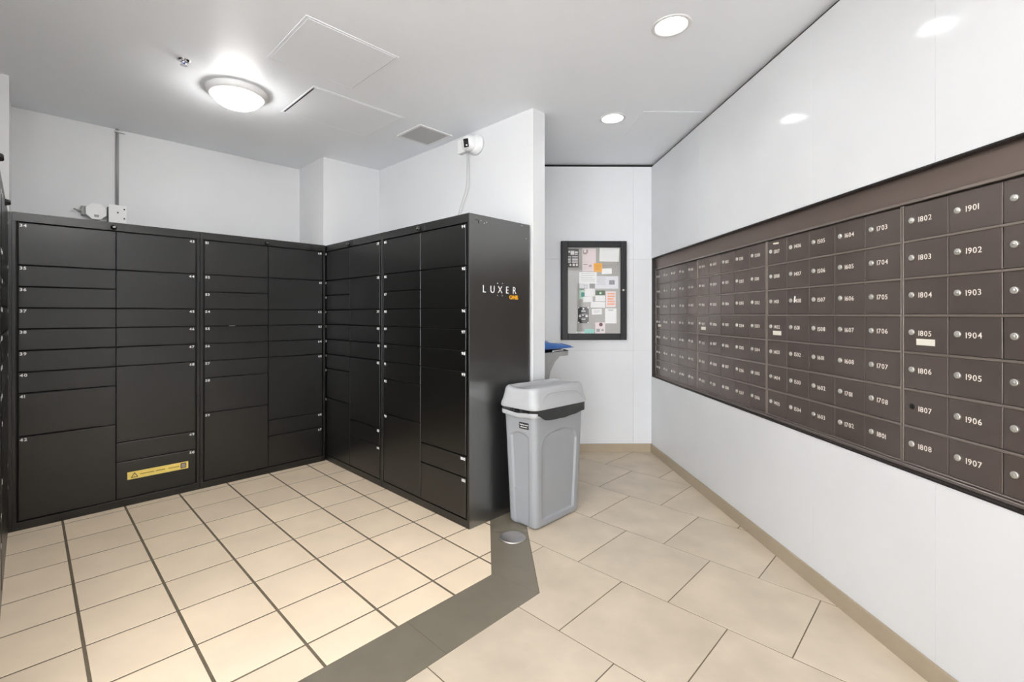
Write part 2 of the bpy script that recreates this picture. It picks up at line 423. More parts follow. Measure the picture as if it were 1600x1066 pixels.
lockE = lockers('black parcel locker bank on the left wall, seen edge-on next to the back row', A(-2.023, 1.004), R_LEFT, 17)
lockF = lockers('black parcel locker bank nearest the camera on the left wall', A(-2.023, 2.008), R_LEFT, 1)
# logo on the end of bank D: local frame of that face, x along +U, facing +V
lg = empty('logo', (0, 0, 0)); bpy.data.objects.remove(lg)
xl = LW+.0018
def on_side(name, me, m, u, z): return link(name, me, m, lockD, (xl, u, z), (0, 0, PI/2))
for ch, u in zip('LUXER', (.118, .185, .252, .332, .399)):
    on_side('logo_letter', text_mesh(ch, .047, 'n', .95), 'print_white', u, 1.471)
on_side('logo_word', text_mesh('ONE', .026, 'b', 1.1, .10), 'print_orange', .363, 1.434)
dm = fin(lathe([(0, .0008), (.0035, .0008), (.0035, 0), (0, 0)], 10), 'dot')
for u, z in ((.250, 1.535), (.296, 1.535), (.250, 1.455), (.296, 1.455)):
    link('logo_dot', dm, 'print_white', lockD, (xl-.0004, u, z), (0, PI/2, 0))
# small fittings at the top of that end
boxes('bracket_mark', [(xl-.001, xl+.0008, .075, .079, 1.905, 1.925), (xl-.001, xl+.0008, .045, .079, 1.923, 1.925)], 'locker_dark', lockD)
for u, z in ((.10, 1.925), (.13, 1.912), (.15, 1.92), (.49, 1.945)):
    link('screw', dm, 'locker_dark', lockD, (xl-.0004, u, z), (0, PI/2, 0))
link('rivet', dm, 'print_white', lockD, (xl-.0004, .535, 1.86), (0, PI/2, 0))
# warning sticker on door 50
st = box('warning_sticker', .562, .925, -.0030, -.0015, .180, .232, 'sticker_yellow', lockA); st['label'] = 'yellow warning sticker'
def tri(w, h, t):
    bm = bmesh.new(); o = [(-w/2, 0), (w/2, 0), (0, h)]; c = (0, h/3); i = [(c[0]+(p[0]-c[0])*t, c[1]+(p[1]-c[1])*t) for p in o]
    V1 = [bm.verts.new((p[0], 0, p[1])) for p in o]; V2 = [bm.verts.new((p[0], 0, p[1])) for p in i]
    for k in range(3): bm.faces.new((V1[k], V1[(k+1) % 3], V2[(k+1) % 3], V2[k]))
    return fin(bm, 'triangle')
link('warning_triangle', tri(.042, .036, .68), 'print_black', st, (.602, -.0034, .190))
link('exclamation_mark', text_mesh('!', .014, 'n'), 'print_black', st, (.6005, -.0034, .196))
boxes('printed_line', [(.632, .715, -.0034, -.003, .203, .209), (.725, .780, -.0034, -.003, .203, .210), (.80, .868, -.0034, -.003, .203, .209)], 'print_ochre', st)
boxes('picture', [(.876, .912, -.0034, -.003, .188, .225)], 'print_black', st)
boxes('picture_face', [(.881, .908, -.0038, -.0034, .192, .220)], 'print_tan', st)
box('filler_strip', -.0155, -.0005, .001, .02, 0, LH-.002, 'locker_black', lockA)
box('scratch', .20, .245, -.0022, -.0015, 1.2405, 1.2425, 'print_white', lockB)

# ------------------------------------------------------------------ mailboxes
XM = XR+.035      # plane of the mailbox doors
fr = empty('mailbox_surround', (XR, MY0, MZ0)); tag(fr, 'dark bronze recessed surround and header holding the four mailbox banks', 'frame')
L_ = MY1-MY0; HH = MZ1-MZ0
box('back_panel', .055, .072, 0, L_, 0, HH, 'bronze_dark', fr)
box('top_liner', -.003, .055, 0, L_, HH-.006, HH, 'bronze_dark', fr)
box('bottom_liner', -.003, .055, 0, L_, 0, .006, 'bronze_dark', fr)
box('end_liner', -.003, .055, L_-.006, L_, .006, HH-.006, 'bronze_dark', fr)
box('end_liner', -.003, .055, 0, .006, .006, HH-.006, 'bronze_dark', fr)
box('header', .030, .056, .006, L_-.006, 1.772-MZ0, HH-.006, 'bronze_header', fr, .001)
box('header_lip', .024, .056, .006, L_-.006, 1.760-MZ0, 1.771-MZ0, 'bronze_rail', fr, .0015)
box('bottom_lip', .022, .056, .006, L_-.006, .0065, .020, 'bronze_rail', fr, .0015)
NUMS = ['%d%02d' % (f_, n_) for f_ in range(5, 26) for n_ in range(1, 9)]
MW, CP, RP = .886, .1754, .1438
ZT = 1.757
bmd = bmesh.new(); bbox(bmd, -.002, .012, -CP/2+.0012, CP/2-.0012, -RP/2+.0065, RP/2-.0035, .0012); me_door = fin(bmd, 'mailbox_door')
me_lock = fin(lathe([(0, .0052), (.0040, .0052), (.0044, .0046), (.0052, .0046), (.0098, .0052), (.0112, .0040), (.0115, 0), (0, 0)], 16), 'lock', True)
me_hole = fin(lathe([(0, .0012), (.0108, .0012), (.0112, 0), (0, 0)], 16), 'lock_hole')
bmp = bmesh.new(); bbox(bmp, -.0012, 0, -.037, .037, -.012, .012, .0004); me_plate = fin(bmp, 'name_plate')
k = 0
for mi_ in range(4):
    ytop = 4.495-.890*mi_
    nm = '%s to %s' % (NUMS[k], NUMS[k+34])
    lab = ['bank of bronze mailboxes numbered 501 to 903, farthest, next to the corner', 'bank of bronze mailboxes numbered 904 to 1306, second from the corner',
           'bank of bronze mailboxes numbered 1307 to 1801, second nearest the camera', 'bank of bronze mailboxes from 1802 on, nearest, cut by the photo edge'][mi_]
    t = empty('mailbox_bank', (XM, ytop, ZT-7*RP)); tag(t, lab, 'mailboxes', 'bronze mailbox banks in the wall')
    Hm = 7*RP
    box('case', .004, .020, -MW+.001, -.001, 0, Hm, 'seam_dark', t)
    box('side_rail', -.006, .012, -.0045, -.0005, .0, Hm, 'bronze_rail', t, .0008)
    box('side_rail', -.006, .012, -MW+.0005, -MW+.0045, .0, Hm, 'bronze_rail', t, .0008)
    for r in range(1, 7):
        box('row_rail', -.006, .010, -MW+.005, -.005, Hm-r*RP-.0035, Hm-r*RP+.0050, 'bronze_rail', t, .0012)
    box('row_rail', -.006, .010, -MW+.005, -.005, 0, .0055, 'bronze_rail', t, .0012)
    for c in range(5):
        for r in range(7):
            s = NUMS[k]; k += 1
            yc = -.0045-CP*(c+.5); zc = Hm-RP*(r+.5)
            tilt = (0, random.gauss(0, .0035), random.gauss(0, .005))
            d = link('mailbox_door', me_door, 'bronze', t, (0, yc, zc), tilt)
            if s == '1807': link('lock_hole', me_hole, 'reveal_black', d, (-.0022, CP/2-.034, .008), (0, -PI/2, 0))
            else: link('lock', me_lock, 'lock_steel', d, (-.002, CP/2-.034, .008), (0, -PI/2, 0))
            h = .0200
            tm = text_mesh(s, h, 'n', 1.0, .13, .0004, 'L')
            dz = random.gauss(0, .0012)
            link('number', tm, 'number_white', d, (-.0022, CP/2-.061, .008-h/2+dz-.002), (0, random.gauss(0, .02), -PI/2))
            if c == 0 and r == 3: link('name_plate', me_plate, 'nameplate', d, (-.0021, CP/2-.090, -.028))
            if s == '1408': box('tape', -.004, -.002, -.004, .004, -.001, .032, 'print_white', d, loc=(0, CP/2-.062, -.001), rot=(.2, 0, 0))
            if s == '1307': box('torn_label', -.0028, -.002, -.022, .026, -.004, .005, 'nameplate', d, loc=(0, CP/2-.082, .048), rot=(.06, 0, 0))

# ------------------------------------------------------------------ notice board
BX0, BX1, BZ0, BZ1 = .731, 1.362, 1.085, 2.038
nb = empty('notice_board', ((BX0+BX1)/2, YB, BZ0)); tag(nb, 'black framed glass notice board on the white back wall', 'notice board')
bw_, bh_ = BX1-BX0, BZ1-BZ0; fw = .062
box('backing', -bw_/2+.01, bw_/2-.01, -.016, -.002, .01, bh_-.01, 'board_grey', nb)
for x0, x1, z0, z1 in ((-bw_/2, -bw_/2+.03, 0, bh_), (bw_/2-.03, bw_/2, 0, bh_), (-bw_/2+.03, bw_/2-.03, 0, .03), (-bw_/2+.03, bw_/2-.03, bh_-.03, bh_)):
    box('case_side', x0, x1, -.045, -.001, z0, z1, 'frame_black', nb, .002)
for x0, x1, z0, z1 in ((-bw_/2+.004, -bw_/2+fw, .004, bh_-.004), (bw_/2-fw, bw_/2-.004, .004, bh_-.004), (-bw_/2+fw, bw_/2-fw, .004, fw), (-bw_/2+fw, bw_/2-fw, bh_-fw, bh_-.004)):
    box('door_frame', x0, x1, -.060, -.0455, z0, z1, 'frame_black', nb, .003)
box('pane', -bw_/2+fw-.004, bw_/2-fw+.004, -.053, -.050, fw-.004, bh_-fw+.004, 'glass', nb)
link('lock_knob', fin(lathe([(0, .014), (.008, .014), (.010, .010), (.010, 0), (0, 0)], 16), 'lock_knob', True), 'lock_steel', nb, (bw_/2-fw*.62, -.060, .478), (PI/2, 0, 0))
PY = YB-.0168
pn = [0]
def paper(name, label, x0, z1, x1, z0, m, tilt=0, lines=None, lift=0, lm='print_grey'):
    cx, cz = (x0+x1)/2, (z0+z1)/2; w, h = x1-x0, z1-z0; pn[0] += 1
    o = box(name, -w/2, w/2, -.0008, .0, -h/2, h/2, m, None, loc=(cx, PY-.0009*(lift+1), cz), rot=(0, tilt, 0))
    tag(o, label, 'paper', 'papers in the notice board')
    for spec in (lines or []):
        n, bl, mm = spec
        boxes(n, [(-w/2+a*w, -w/2+b*w, -.0014, -.0008, h/2-d*h, h/2-c*h) for a, b, c, d in bl], mm, o)
    return o
def tl(n, a=.12, b=.88, top=.15, bot=.9, th=.35):
    st_ = (bot-top)/n; return [(a, b-(.18 if i % 3 == 2 else 0)*(b-a), top+i*st_, top+i*st_+st_*th) for i in range(n)]
paper('flyer', 'dark brown flyer with white print in the top left corner of the notice board', .796, 1.964, .904, 1.787, 'paper_dark', 0,
      [('printed_text', [(.08, .22, .10, .20), (.27, .60, .10, .32), (.65, .92, .14, .22), (.65, .9, .26, .31)]+[(.05, .3, .40+i*.08, .44+i*.08) for i in range(5)]+[(.4, .92, .40+i*.08, .44+i*.08) for i in range(5)]+[(.18, .34, .82, .93), (.45, .66, .80, .94), (.74, .92, .80, .94)], 'paper_white')])
paper('flyer', 'tall pale flyer with a dark curved shape beside the dark brown flyer', .938, 1.969, 1.07, 1.747, 'paper_blush', 0,
      [('printed_picture', [(.05, .10, .05, .22), (.1, .34, .18, .25), (.3, .42, .05, .20), (.08, .38, .68, .71), (.5, .68, .72, .80)], 'print_tan')])
paper('notice', 'wide white notice in the top right corner of the notice board', 1.106, 1.973, 1.294, 1.843, 'paper_white', .02, [('printed_text', tl(4, .08, .9, .45, .95, .12), 'paper_cool')])
paper('sticky_note', 'orange square sticky note below the wide white notice', 1.048, 1.826, 1.13, 1.743, 'paper_orange', 0, [('printed_text', tl(4, .2, .8, .2, .85, .2), 'print_ochre')], 3)
paper('slip', 'small white slip right of the orange sticky note', 1.127, 1.776, 1.223, 1.722, 'paper_white', -.03, [('printed_text', tl(3, .15, .8, .25, .85, .2), 'paper_cool')], 2)
paper('letter', 'white letter sheet with lines of text, left of the centre', .907, 1.74, 1.077, 1.629, 'paper_white', .01, [('printed_text', tl(5, .12, .9, .12, .92, .14), 'print_grey')], 4)
n22 = paper('slip', 'white slip with a hand drawn 22 under the letter sheet', .911, 1.629, 1.009, 1.570, 'paper_cool', 0, None, 1)
link('handwriting', text_mesh('22', .040, 'n', .6, .15), 'print_tan', n22, (-.006, -.001, -.02))
paper('photo', 'small grey photo card right of the slip with 22', 1.009, 1.630, 1.056, 1.590, 'print_grey', 0, None, 1)
paper('notice', 'wide printed sheet with a small grey picture at its right', 1.063, 1.701, 1.287, 1.58, 'paper_cool', 0, [('printed_text', tl(5, .07, .45, .15, .8, .15), 'print_grey'), ('printed_picture', [(.6, .84, .32, .68)], 'print_grey')], 3)
paper('slip', 'narrow mint green slip with a teal mark at the left of the papers', .907, 1.58, .96, 1.479, 'paper_mint', 0, [('printed_mark', [(.4, .98, .35, .78)], 'print_tealdark')], 1)
paper('card', 'white card between the mint slip and the green photo', .961, 1.58, 1.06, 1.506, 'paper_white', 0, None, 5)
paper('card', 'tilted white card below the mint slip', .945, 1.504, 1.039, 1.451, 'paper_white', -.05, None, 3)
paper('photo', 'dark green photo card in the middle of the notice board', 1.067, 1.562, 1.158, 1.518, 'paper_green', 0, [('printed_picture', [(.42, .62, .35, .8)], 'paper_mint')], 2)
paper('card', 'white card directly under the green photo', 1.064, 1.515, 1.16, 1.458, 'paper_white', 0, None, 4)
paper('slip', 'long white slip left of the foot of the coral flyer', 1.021, 1.452, 1.16, 1.397, 'paper_white', .02, None, 2)
paper('flyer', 'white flyer with coral orange print near the lock knob', 1.167, 1.554, 1.262, 1.402, 'paper_blush', 0, [('printed_text', tl(5, .15, .9, .10, .92, .62), 'print_coral')], 2)
paper('card', 'black card with white corners at the lower left of the notice board', .897, 1.402, 1.0, 1.247, 'paper_black', 0,
      [('printed_text', [(.0, .12, .0, .08), (.88, 1, .0, .08), (0, .12, .92, 1), (.88, 1, .92, 1), (.44, .58, .05, .16), (.3, .7, .22, .28), (.08, .3, .50, .62), (.40, .52, .48, .54), (.7, .92, .50, .62), (.1, .9, .44, .455), (.1, .9, .68, .695), (.3, .7, .74, .78)], 'paper_white')], 1)
paper('slip', 'small white slip right of the black card', 1.031, 1.386, 1.128, 1.33, 'paper_white', -.04, [('printed_text', tl(3, .2, .8, .25, .8, .2), 'print_grey')], 1)
paper('sheet', 'plain white sheet below the coral flyer', 1.159, 1.39, 1.269, 1.245, 'paper_white', 0, [('printed_text', [(.25, .75, .08, .11), (.3, .7, .14, .16)], 'print_grey')], 3)
cc = paper('card', 'pale card with a round maroon mark on the bottom edge of the board', 1.064, 1.254, 1.16, 1.148, 'paper_blush', 0, [('printed_text', [(.12, .46, .58, .86), (.62, .85, .62, .78)], 'print_grey')], 1)
link('printed_mark', fin(lathe([(0, .0006), (.018, .0006), (.018, 0), (0, 0)], 20), 'mark'), 'print_maroon', cc, (.006, -.0008, .032), (PI/2, 0, 0))
paper('slip', 'teal slip standing on the bottom edge of the notice board', .961, 1.191, 1.053, 1.148, 'paper_teal', 0, None, 2)
paper('slip', 'white strip at the bottom edge left of the teal slip', .879, 1.165, .962, 1.148, 'paper_white', 0, None, 1)

# ------------------------------------------------------------------ trash can
CANU, CANV, CANR = .496, 2.137, 0.0
can = empty('trash_can', A(CANU, CANV), R_RIGHT+PI/2+CANR)       # local x = +U (long), y = -V
tag(can, 'tall grey plastic slim trash can with swing lid and black liner', 'trash can')
def body_ring(z, shrink=0.0):
    t = z/.735; w = .455+(.520-.455)*t-2*shrink; d = .228+(.262-.228)*t-2*shrink
    return w, d
rings = []
zs = [0, .004, .012, .022]+[.03+.68*i/150 for i in range(151)]
for z in zs:
    sh = {0: .020, .004: .010, .012: .003}.get(z, 0)
    w, d = body_ring(z, sh); ring = []
    for x, y in rrect(w, d, .034, 6, 96, 44):
        off = 0; px_, py_ = x, y
        # long faces: one sunken panel with an arched top
        def sm(a): a = max(0, min(1, a)); return a*a*(3-2*a)
        if abs(y) > d/2-.003:
            ax = abs(x); edge = w/2-.062
            top = .600-.050*(ax/edge)**2-.05*max(0, (ax-edge+.05)/.05)**2; k_ = min((edge-ax)/.012, (top-z)/.012, (z-.045)/.014)
            off = .013*sm(k_); py_ = y-math.copysign(off, y)
        elif abs(x) > w/2-.003:
            ay = abs(y); edge = d/2-.052
            top = .600-.030*(ay/edge)**2; k_ = min((edge-ay)/.010, (top-z)/.012)
            depth = .012 if z > .235 else .007
            off = depth*sm(k_); px_ = x-math.copysign(off, x)
        ring.append((px_, py_, z))
    rings.append(ring)
inner = [[(x*.97, y*.95, z) for x, y, z in rings[-1]]]
inner.append([(x*.84, y*.72, .30) for x, y, _ in rings[-1]])
bodyo = link('body', fin(loft(rings+inner, True, True), 'body', True), 'can_grey', can)
# rim with the pull handle on the narrow ends
rr = []
for w, d, z in ((.520, .262, .700), (.548, .286, .700), (.556, .294, .706), (.556, .294, .728), (.548, .286, .735), (.515, .255, .735)):
    rr.append([(x, y, z-.010*math.exp(-(abs(y)/.06)**2)*(1 if abs(x) > w/2-.06 else 0)) for x, y in rrect(w, d, .04, 6, 22)])
link('rim', fin(loft(rr, False, False), 'rim', True), 'lid_grey', can)
# black liner hanging over the rim
br = []; base = rrect(.556, .296, .045, 6, 30); nb_ = len(base)
for j in range(9):
    f_ = j/8; ring = []
    for i, (x, y) in enumerate(base):
        a = math.atan2(y/.15, x/.28)
        longside = max(0, 1-abs(abs(y)-.151)/.03); end = 1-longside
        drop = .018+.052*longside*(.55+.45*math.cos(x/.28*1.7))+.012*noise.noise((x*14, y*14, 3))
        kx = max(0, min(1, (-x-.17)/.09)); kx = kx*kx*(3-2*kx); drop = drop*(1-kx)+kx*(.016+.010*noise.noise((y*20, 1, 2)))
        z = .768-(drop+.034)*f_
        n1 = noise.noise((x*22, y*22, z*30+5)); n2 = noise.noise((x*60, y*60, z*60))
        o_ = 1+(.016*n1+.008*n2)*math.sin(PI*min(1, f_*1.1))-.012*f_*(1-longside*.4)-.030*max(0, 1-f_*3)+.008
        ring.append((x*o_, y*o_, z))
    br.append(ring)
link('liner', fin(loft(br, False, False), 'liner', True), 'bag_black', can)
# swing lid
lid = empty('lid', (0, 0, .745)); lid.parent = can; lid.rotation_euler = (0, .012, 0)
lr = []
prof = [(.566, .306, 0, .05), (.571, .311, .010, .05), (.566, .304, .026, .05), (.555, .290, .045, .05), (.546, .276, .075, .05), (.538, .268, .105, .05), (.530, .258, .120, .05), (.512, .240, .129, .045), (.494, .222, .131, .04), (.476, .206, .129, .035), (.470, .200, .122, .032), (.468, .198, .100, .03)]
def lidz(x, y, z, s):
    # the long sides rise in the middle, the narrow ends dip where the flap meets the edge
    return z-.010*s*math.exp(-(abs(y)/.075)**4)*(1 if abs(x) > .2 else 0)
for w, d, z, r in prof:
    lr.append([(x, y, lidz(x, y, z, 1 if z > .11 else 0)) for x, y in rrect(w, d, r, 8, 24)])
# pressed relief on the long sides
for ri in (3, 4, 5):
    pass
lc = link('lid_shell', fin(loft(lr, False, True), 'lid_shell', True), 'lid_grey', can, (0, 0, .745), (0, .012, 0))
bpy.data.objects.remove(lid)
fl = []
for j in range(25):
    x = -.236+.472*j/24
    fl.append(x)
bm = bmesh.new(); G = []
for x in fl:
    row = []
    for q in range(13):
        y = -.096+.192*q/12
        z = .118-.018*(1-(abs(x)/.236)**2)+.004*math.cos(y/.096*PI/2)
        row.append(bm.verts.new((x, y, z)))
    G.append(row)
for a, b in zip(G, G[1:]):
    for q in range(12): bm.faces.new((a[q], b[q], b[q+1], a[q+1]))
link('swing_flap', fin(bm, 'swing_flap', True), 'lid_grey', lc)
# raised arc line on the lid's long sides
for s in (-1, 1):
    pts = []
    for i in range(31):
        a = i/30
        x = -.215+.43*a
        z = .030+.062*min(1, (1-abs(2*a-1)**5))
        yy = .1385+(.075-z)*.16+max(0, .05-z)*.20
        pts.append((x, s*(yy+.001), z))
    link('pressed_line', fin(tube(pts, .0022, 6), 'pressed_line', True), 'lid_grey', lc)
pl = box('maker_plate', -.0012, .0012, -.038, .038, -.020, .020, 'print_black', can, .0004, loc=(-.2565, -.042, .642), rot=(0, -.044, 0))
link('maker_name', text_mesh('Rubbermaid', .0095, 'n', .95, .12), 'print_white', pl, (-.0016, .031, .003), (0, 0, -PI/2))
boxes('printed_line', [(-.0018, -.0012, -.026, .026, -.010, -.006)], 'print_white', pl)

# ------------------------------------------------------------------ shelf behind the partition with two mailers
sh = empty('wall_shelf', A(PU1, 1.70, 0), R_BACK)      # local x = +U, y = -V
tag(sh, 'small grey wall shelf on a tapered bracket behind the white partition', 'shelf')
def plan(w, d, r):  # rounded outer corners; x from 0 to w
    p = [(0, d/2), (0, -d/2)]
    for cx, cy, a0 in ((w-r, -d/2+r, -PI/2), (w-r, d/2-r, 0)): p += [(cx+r*math.cos(a0+PI/2*t/6), cy+r*math.sin(a0+PI/2*t/6)) for t in range(7)]
    return p
link('top', fin(prism(plan(.375, .42, .035), 1.010, 1.045), 'top'), 'shelf_grey', sh)
bm = bmesh.new(); prof = [(0, 1.010), (.250, 1.010), (.185, .965), (.135, .90), (.105, .80), (.100, .62), (0, .62)]
a_ = [bm.verts.new((x, -.205, z)) for x, z in prof]; b_ = [bm.verts.new((x, .205, z)) for x, z in prof]
bm.faces.new(a_); bm.faces.new(b_[::-1])
for i in range(len(prof)): bm.faces.new((a_[i], a_[(i+1) % 7], b_[(i+1) % 7], b_[i]))
link('bracket', fin(bm, 'bracket'), 'shelf_grey', sh)
bm = tube([(.0, -.2058, .78), (.05, -.2058, .86), (.10, -.2058, .94), (.195, -.2058, 1.005)], .002, 6)
link('bracket_rib', fin(bm, 'bracket_rib'), 'shelf_grey', sh)
def mailer(name, label, loc, rz, w, d, h, m, bend, flat=False):
    bm = bmesh.new(); nx, ny = 22, 14; T, B = [], []
    for i in range(nx+1):
        ra, rb = [], []
        for j in range(ny+1):
            a, b = i/nx*2-1, j/ny*2-1
            puff = h*max(0, (1-a**4)*(1-b**4))**.5
            wr_ = .006*noise.noise((a*3, b*3, 1.5+w))
            zb = bend(a, b)
            ra.append(bm.verts.new((a*w/2, b*d/2, zb+puff+wr_*puff/h))); rb.append(bm.verts.new((a*w/2, b*d/2, 0 if flat else zb+.0004)))
        T.append(ra); B.append(rb)
    for i in range(nx):
        for j in range(ny):
            bm.faces.new((T[i][j], T[i+1][j], T[i+1][j+1], T[i][j+1])); bm.faces.new((B[i][j], B[i][j+1], B[i+1][j+1], B[i+1][j]))
    for i in range(nx):
        bm.faces.new((T[i][0], B[i][0], B[i+1][0], T[i+1][0])); bm.faces.new((T[i][ny], T[i+1][ny], B[i+1][ny], B[i][ny]))
    for j in range(ny):
        bm.faces.new((T[0][j], T[0][j+1], B[0][j+1], B[0][j])); bm.faces.new((T[nx][j], B[nx][j], B[nx][j+1], T[nx][j+1]))
    o = link(name, fin(bm, name, True), m, None, loc, (0, 0, rz)); tag(o, label, 'mailer'); return o, bend
p_ = A(PU1+.205, 1.745, 1.046)
m1, bd = mailer('padded_mailer', 'lower blue and white plastic mailer lying flat on the grey shelf', p_, R_BACK+.10, .36, .32, .014, 'mailer_navy', lambda a, b: 0)
box('address_label', -.055, .10, -.1512, -.149, .001, .011, 'paper_white', m1)
p_ = A(PU1+.222, 1.735, 1.070)
mbend = lambda a, b: .002+.030*((1-a)/1.6)**1.6+.072*((b+1)/2)**.8*(.35+.65*(1-a)/2)
m2, bd = mailer('padded_mailer', 'upper blue plastic mailer with raised corner on the grey shelf', p_, R_BACK-.03, .40, .36, .020, 'mailer_blue', mbend, True)
bm = bmesh.new(); rows = []
for i in range(9):
    a = -.30+.75*i/8; row = []
    for j in range(5):
        b = -.80+.75*j/4
        puff = .020*max(0, (1-a**4)*(1-b**4))**.5; wr_ = .006*noise.noise((a*3, b*3, 1.5+.40))
        row.append(bm.verts.new((a*.20, b*.18, .0022+puff+wr_*puff/.020+mbend(a, b)-.001)))
    rows.append(row)
for a, b in zip(rows, rows[1:]):
    for j in range(4): bm.faces.new((a[j], b[j], b[j+1], a[j+1]))
link('address_label', fin(bm, 'address_label', True), 'paper_white', m2)

# ------------------------------------------------------------------ security camera and its cables
sc_ = empty('security_camera', A(PU0, 1.345, 2.672), R_RIGHT)     # local x=+V, y=+U (into the wall)
tag(sc_, 'white ball security camera high on the partition wall', 'camera')
link('base', fin(lathe([(0, .055), (.055, .050), (.066, .042), (.078, .020), (.080, 0), (0, 0)], 32), 'base', True), 'cam_white', sc_, (.035, 0, 0), (PI/2, 0, 0))
bm = bmesh.new(); bmesh.ops.create_uvsphere(bm, u_segments=32, v_segments=18, radius=.062)
link('ball', fin(bm, 'ball', True), 'cam_white', sc_, (.015, -.066, .004))
fc = box('lens_face', -.021, .021, -.004, .004, -.032, .032, 'black_plastic', sc_, .002, loc=(.036, -.118, -.012), rot=(.28, 0, .37))
link('lens', fin(lathe([(0, .003), (.006, .003), (.009, 0), (0, 0)], 16), 'lens', True), 'chrome', fc, (.004, -.004, -.018), (PI/2, 0, 0))
link('lens', fin(lathe([(0, .003), (.009, .003), (.012, 0), (0, 0)], 16), 'lens', True), 'black_plastic', fc, (.0, -.004, .006), (PI/2, 0, 0))
box('junction_box', -.155, -.060, -.042, -.001, -.035, .075, 'cam_white', sc_, .004)
def smooth_path(P, n=10):
    out = []
    for i in range(len(P)-1):
        p0, p1, p2, p3 = P[max(i-1, 0)], P[i], P[i+1], P[min(i+2, len(P)-1)]
        for t in range(n):
            t_ = t/n; out.append(tuple(.5*((2*p1[k])+(-p0[k]+p2[k])*t_+(2*p0[k]-5*p1[k]+4*p2[k]-p3[k])*t_*t_+(-p0[k]+3*p1[k]-3*p2[k]+p3[k])*t_**3) for k in range(3)))
    out.append(P[-1]); return out
for s, lab in ((0, 'thin grey cable nearer the corner, hanging from the security camera'), (1, 'thin grey cable nearer the partition end, hanging from the security camera')):
    P = [(-.074+.02*s, -.02, -.040), (-.064+.02*s, -.018, -.080), (-.072+.027*s, -.012, -.18), (-.085+.035*s, -.012, -.32), (-.150+.030*s, -.014, -.46), (-.215+.030*s, -.016, -.62), (-.235+.03*s, -.014, -.708)]
    c = link('camera_cable', fin(tube(smooth_path(P), .0024, 6), 'camera_cable', True), 'cable_grey', None, A(PU0, 1.345, 2.672), (0, 0, R_RIGHT))
    tag(c, lab, 'cable', 'camera cables')

# ------------------------------------------------------------------ conduit and boxes on the alcove wall
cv_ = empty('electrical_conduit', A(-1.437, -.60, 2.07), R_BACK); tag(cv_, 'grey conduit running from the ceiling to a white switch box', 'conduit')
link('pipe', fin(tube([(0, -.013, .11), (0, -.013, .715)], .0105, 12), 'pipe', True), 'conduit_grey', cv_)
box('clamp', -.016, .05, -.026, 0, .690, .704, 'wall_paint', cv_, .002)
box('switch_box', -.052, .052, -.045, 0, -.03, .110, 'cam_white', cv_, .003)
box('cover_plate', -.056, .056, -.049, -.045, -.034, .113, 'cam_white', cv_, .001)
sm_ = fin(lathe([(0, .002), (.006, .002), (.006, 0), (0, 0)], 10), 'screw')
for x, z in ((0, .055), (.040, .012), (.040, .085)): link('screw', sm_, 'black_plastic', cv_, (x, -.049, z), (PI/2, 0, 0))
ob = empty('junction_box', A(-1.566, -.60, 2.06), R_BACK); tag(ob, 'white octagonal junction box with a lever, left of the switch box', 'junction box')
o8 = [(.062*math.cos(PI/8+PI/4*i), .062*math.sin(PI/8+PI/4*i)) for i in range(8)]
link('box', fin(prism(o8, 0, .045), 'box'), 'cam_white', ob, (0, 0, .055), (PI/2, 0, 0))
link('cover', fin(prism([(a*1.05, b*1.05) for a, b in o8], .045, .049), 'cover'), 'cam_white', ob, (0, 0, .055), (PI/2, 0, 0))
box('knockout', -.012, .016, -.0515, -.049, .012, .030, 'conduit_grey', ob)
box('side_flange', -.085, -.05, -.03, 0, .02, .09, 'conduit_grey', ob, .003)
link('lever', fin(tube([(-.07, -.022, .05), (-.10, -.026, .052), (-.128, -.030, .060)], .005, 8), 'lever', True), 'conduit_grey', ob)
box('strap', .066, .073, -.05, 0, -.02, .10, 'black_plastic', ob)

# ------------------------------------------------------------------ ceiling: dome lamp, downlights, sprinkler, panels, vent
def dome_lamp(u, v, label, glass='dome_glass'):
    dl = empty('dome_lamp', A(u, v, ZC)); tag(dl, label, 'lamp', 'round flush dome lamps')
    link('base_ring', fin(lathe([(0, -.001), (.182, -.001), (.182, -.010), (.176, -.018), (.176, -.026), (.160, -.040), (.146, -.042), (.140, -.034), (0, -.034)], 48), 'base_ring', True), 'lamp_white', dl)
    link('glass_shade', fin(lathe([(.143, -.037)]+[(.143*math.cos(a*PI/2/8), -.037-.072*math.sin(a*PI/2/8)) for a in range(1, 8)]+[(0, -.109)], 24), 'glass_shade', True), glass, dl)
    link('finial', fin(lathe([(0, -.126), (.006, -.125), (.008, -.120), (.005, -.115), (.014, -.110), (.014, -.1075), (0, -.107)], 16), 'finial', True), 'lamp_white', dl)
dome_lamp(-.965, .752, 'round flush dome lamp with white glass on the alcove ceiling')
dome_lamp(-1.75, 2.75, 'added fill lamp shaped as a dome, out of view on the ceiling above the camera', 'dome_glass_fill')  # fill lamp added out of view to brighten the left floor and ceiling
def downlight(loc, label):
    t = empty('downlight', loc); tag(t, label, 'downlight', 'recessed ceiling downlights')
    link('trim_ring', fin(lathe([(.075, -.0005), (.096, -.0005), (.096, -.003), (.092, -.005), (.078, -.005), (.075, -.0005)], 40), 'trim_ring', True), 'lamp_white', t)
    link('reflector', fin(lathe([(.076, -.001), (.074, .014), (.071, .028), (.069, .040)], 40), 'reflector', True), 'lamp_white', t)
    link('lens', fin(lathe([(.0692, .039), (.050, .034), (.025, .031), (0, .030)], 40), 'lens', True), 'lens_glow', t)
    link('housing', fin(lathe([(.079, .001), (.079, .075), (0, .075)], 24), 'housing'), 'lamp_white', t)
    return t
for (x, y), lab in DOWN: downlight((x, y, ZC), lab)
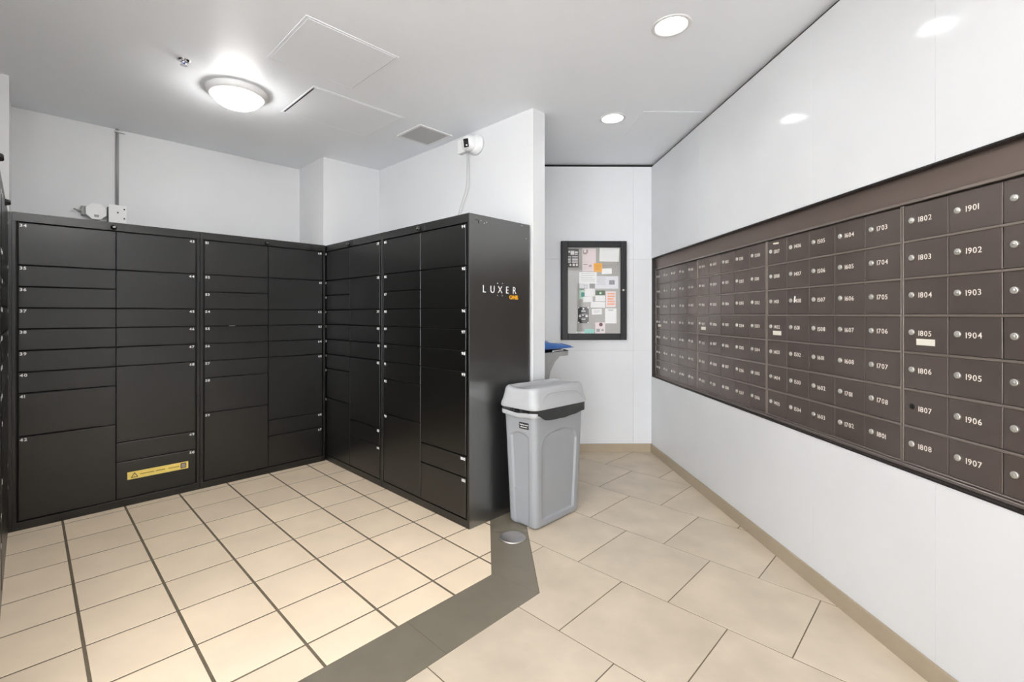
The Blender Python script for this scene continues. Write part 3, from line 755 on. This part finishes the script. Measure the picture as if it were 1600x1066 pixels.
sp = empty('sprinkler', A(-1.303, .947, ZC)); tag(sp, 'small chrome sprinkler head on the alcove ceiling beside the dome lamp', 'sprinkler')
link('escutcheon', fin(lathe([(.008, -.0005), (.034, -.0005), (.034, -.003), (.026, -.006), (.010, -.008), (.008, -.0005)], 24), 'escutcheon', True), 'chrome', sp)
link('body', fin(lathe([(0, -.001), (.009, -.001), (.009, -.016), (.006, -.018), (0, -.018)], 16), 'body', True), 'chrome', sp)
link('bulb', fin(lathe([(0, -.013), (.006, -.015), (.006, -.026), (0, -.028)], 12), 'bulb', True), 'blue_glass', sp, (.004, 0, 0))
for s_ in (-1, 1): link('frame_arm', fin(tube([(s_*.008, 0, -.010), (s_*.014, 0, -.018), (s_*.009, 0, -.027), (0, 0, -.029)], .0022, 6), 'frame_arm', True), 'chrome', sp)
link('deflector', fin(lathe([(0, -.0285), (.017, -.0285), (.018, -.0305), (0, -.0305)], 20), 'deflector'), 'chrome', sp)
def access(u0, u1, v0, v1, label, m='panel_paint', drop=(.003, .003)):
    t = empty('access_panel', A((u0+u1)/2, (v0+v1)/2, ZC), R_BACK); tag(t, label, 'access panel')
    w, d = u1-u0, v1-v0
    box('leaf', -w/2+.004, w/2-.004, -d/2+.004, d/2-.004, -.0035, -.0008, m, t, .0006)
    for x0, x1, y0, y1 in ((-w/2-.012, -w/2, -d/2-.012, d/2+.012), (w/2, w/2+.012, -d/2-.012, d/2+.012), (-w/2, w/2, -d/2-.012, -d/2), (-w/2, w/2, d/2, d/2+.012)):
        box('rim', x0, x1, y0, y1, -.0025, -.0003, 'ceiling_paint', t, .0005)
    return t
access(-.965, -.455, 1.322, 1.83, 'square flush ceiling panel nearest the camera, in the alcove')
a2 = access(-.632, .03, .655, 1.17, 'flush ceiling panel with a dark gap on one side, between dome lamp and vent')
box('gap', -.331-.004, -.331+.004, -.24, .24, -.0046, -.0036, 'reveal_black', a2)
t = tag(empty('access_panel', (1.37, 3.57, ZC)), 'faint flush ceiling panel beside the farther downlight', 'access panel')
box('leaf', -.235, .225, -.235, .235, -.0025, -.0005, 'ceiling_paint', t, .0006)
vt = empty('ceiling_vent', A(.352, 1.012, ZC), R_BACK); tag(vt, 'square grey ceiling vent grille next to the partition', 'vent')
for x0, x1, y0, y1 in ((-.16, -.138, -.16, .16), (.138, .16, -.16, .16), (-.138, .138, -.16, -.138), (-.138, .138, .138, .16)):
    box('frame', x0, x1, y0, y1, -.008, -.0005, 'lamp_white', vt, .001)
box('backing', -.138, .138, -.138, .138, -.002, -.0006, 'conduit_grey', vt)
for i in range(17):
    y = -.131+.262*i/16
    box('slat', -.138, .138, -.0072, .0072, -.0006, .0006, 'vent_grey', vt, loc=(0, y, -.0050), rot=(-.16, 0, 0))
